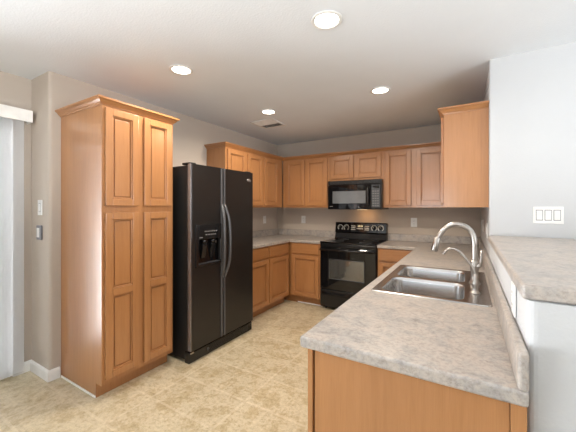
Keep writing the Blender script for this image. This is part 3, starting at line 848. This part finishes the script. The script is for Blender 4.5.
# ---------------------------------------------------------------- patio blinds
t = thing('vertical_blind', 'white vertical vane blind with a valance, hanging at the patio door', 'blind', (-3.12, 0.3, 0))
m = MB()
m.box(-3.082, -3.070, -2.28, 1.040, 2.070, 2.166, 0.003).box(-3.172, -3.08, 1.030, 1.040, 2.070, 2.166, 0.002).box(-3.172, -3.08, -2.28, 1.028, 2.158, 2.166)
m.build('valance', 'trim', t)
MB().box(-3.155, -3.115, -2.25, 1.02, 2.095, 2.135, 0.004).build('headrail', 'trim', t)
m = MB()
n_v = 14
for k in range(n_v):
    y = 0.955 if k == 0 else 0.890 - (k - 1) * 0.019
    a = math.radians(14 if k == 0 else 38)
    # each vane is slightly bowed: three strips
    for q in range(4):
        u0, u1 = -0.0445 + q * 0.02225, -0.0445 + (q + 1) * 0.02225
        b0, b1 = 0.006 * (1 - (u0 / 0.0445) ** 2), 0.006 * (1 - (u1 / 0.0445) ** 2)
        c, s_ = math.cos(a), math.sin(a)
        pos = lambda u, w: (-3.132 + u * s_ + w * c, y + u * c - w * s_)
        p0, p1 = pos(u0, b0), pos(u1, b1); r0, r1 = pos(u0, b0 - 0.0015), pos(u1, b1 - 0.0015)
        m.prism([p0, p1, r1, r0], 0.035, 2.10, 'Z')
m.build('vane', 'vane', t)

# ---------------------------------------------------------------- ceiling lights and vent
t = thing('recessed_light', 'recessed ceiling downlight over the floor in front of the pantry', 'ceiling light', (-1.93, 1.59, ZC), 'recessed ceiling downlights')
MB().lathe((-1.93, 1.59, ZC), [(0.082, -0.0002), (0.090, -0.004), (0.088, -0.007), (0.072, -0.009), (0.068, -0.004), (0.068, -0.0002)], 40).build('trim_ring', 'plate', t)
MB().lathe((-1.93, 1.59, ZC), [(0.0, -0.0045), (0.045, -0.0045), (0.0675, -0.003), (0.0675, -0.0003), (0.0, -0.0003)], 40).build('lens', 'lamp', t)
dup(t, (-0.70, 1.60, ZC), 'recessed ceiling downlight above the peninsula end, largest of the four')
dup(t, (-1.93, 2.79, ZC), 'recessed ceiling downlight next to the air vent, smallest of the four')
dup(t, (-0.695, 2.81, ZC), 'recessed ceiling downlight near the wall cabinet above the sink')
def spot(name, loc):
    d = bpy.data.lights.new(name, 'SPOT'); d.energy = 52; d.color = (1.0, 0.88, 0.74); d.spot_size = math.radians(168); d.spot_blend = 0.6; d.shadow_soft_size = 0.065
    o = bpy.data.objects.new(name, d); COL.objects.link(o); o.location = loc
for q, l in enumerate(((-1.93, 1.59), (-0.70, 1.60), (-1.93, 2.79), (-0.695, 2.81))): spot('downlight_beam', (l[0], l[1], ZC - 0.02))

vx, vy = -2.205, 3.185
t = thing('ceiling_vent', 'square white ceiling air vent with louvers above the fridge-side cabinets', 'vent', (vx, vy, ZC))
m = MB(); h = 0.168
for a in ((vx - h, vx + h, vy - h, vy - h + 0.028), (vx - h, vx + h, vy + h - 0.028, vy + h), (vx - h, vx - h + 0.028, vy - h, vy + h), (vx + h - 0.028, vx + h, vy - h, vy + h)):
    m.box(a[0], a[1], a[2], a[3], ZC - 0.010, ZC - 0.0003, 0.003)
m.build('frame', 'grille_white', t)
MB().box(vx - h + 0.02, vx + h - 0.02, vy - h + 0.02, vy + h - 0.02, ZC - 0.0025, ZC - 0.0006).build('opening', 'slot', t)
m = MB()
Rl = Matrix.Rotation(math.radians(-22), 4, 'X'); Rm = Matrix.Rotation(math.radians(22), 4, 'Y')
for k in range(5):
    y = vy - 0.122 + k * 0.030
    m.box(vx - 0.136, vx + 0.136, y - 0.013, y + 0.013, ZC - 0.009, ZC - 0.0075, 0, 2, Rl)
for k in range(8):
    x = vx - 0.122 + k * 0.035
    m.box(x - 0.013, x + 0.013, vy + 0.025, vy + 0.136, ZC - 0.009, ZC - 0.0075, 0, 2, Rm)
m.build('louver', 'grille_white', t)

# ---------------------------------------------------------------- switches and outlets
def plate(name, F, uc, zc, w, h, label, cat, kind, n=1, group='white wall outlets'):
    t = thing(name, label, cat, F.pt(uc, 0, zc), group)
    m = MB(); F.box(m, uc - w / 2, uc + w / 2, 0.0005, 0.006, zc - h / 2, zc + h / 2, 0.003, 3)
    m.build('cover_plate', 'plate', t)
    for k in range(n):
        c = uc + (k - (n - 1) / 2) * 0.046
        m = MB()
        if kind == 'outlet':
            for dz in (-0.020, 0.020): F.box(m, c - 0.016, c + 0.016, 0.004, 0.0075, zc + dz - 0.013, zc + dz + 0.013, 0.003)
            so = m.build('socket', 'plate', t)
            m = MB()
            for dz in (-0.020, 0.020):
                for du in (-0.006, 0.006): F.box(m, c + du - 0.001, c + du + 0.001, 0.0070, 0.0079, zc + dz - 0.002, zc + dz + 0.007)
                F.box(m, c - 0.002, c + 0.002, 0.0070, 0.0079, zc + dz - 0.010, zc + dz - 0.006)
            m.build('slot', 'slot', so)
        else:
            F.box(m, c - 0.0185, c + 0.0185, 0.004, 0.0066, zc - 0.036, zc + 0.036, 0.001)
            m.build('rocker_gap_shade', 'keypad', t)  # grey surround painted in for the shaded gap around the rocker
            m = MB(); F.box(m, c - 0.0155, c + 0.0155, 0.005, 0.0105, zc - 0.032, zc + 0.032, 0.003)
            m.build('rocker', 'plate', t)
    return t
FWB = Face('y-', YB); FWL = Face('x+', XL); FWR = Face('x-', XR); FWW = Face('y-', YW); FST = Face('y-', YS)
plate('wall_outlet', FWB, -2.325, 1.178, 0.078, 0.122, 'white outlet on the back wall between the corner and the stove', 'outlet', 'outlet')
plate('wall_outlet', FWB, -0.633, 1.172, 0.078, 0.122, 'white outlet on the back wall between the stove and the gooseneck faucet', 'outlet', 'outlet')
plate('wall_outlet', FWL, 3.990, 1.178, 0.078, 0.122, 'white outlet on the wall just beyond the fridge', 'outlet', 'outlet')
plate('wall_outlet', FWR, 3.62, 1.19, 0.078, 0.122, 'white outlet deep on the sink wall behind the gooseneck faucet', 'outlet', 'outlet')
plate('light_switch', FWR, 2.86, 1.19, 0.078, 0.122, 'white switch plate on the sink wall at the white wall corner', 'switch', 'switch', 1, 'white light switches')
plate('wall_outlet', FWR, 1.225, 1.072, 0.072, 0.104, 'white outlet tucked under the raised bar above the counter', 'outlet', 'outlet')
plate('light_switch', FWW, 0.461, 1.320, 0.160, 0.116, 'white three-rocker switch plate on the white wall above the bar', 'switch', 'switch', 3, 'white light switches')
plate('light_switch', FST, -2.998, 1.372, 0.078, 0.124, 'white switch plate beside the pantry, above the grey keypad', 'switch', 'switch', 1, 'white light switches')
t = thing('wall_keypad', 'small grey wall keypad with a pale centre, below the switch beside the pantry', 'keypad', FST.pt(-2.995, 0, 1.168))
m = MB(); FST.box(m, -3.036, -2.954, 0.0005, 0.016, 1.110, 1.228, 0.005, 3); m.build('bezel', 'keypad', t)
m = MB(); FST.box(m, -3.022, -2.976, 0.014, 0.018, 1.130, 1.206, 0.003); m.build('screen', 'plate', t)
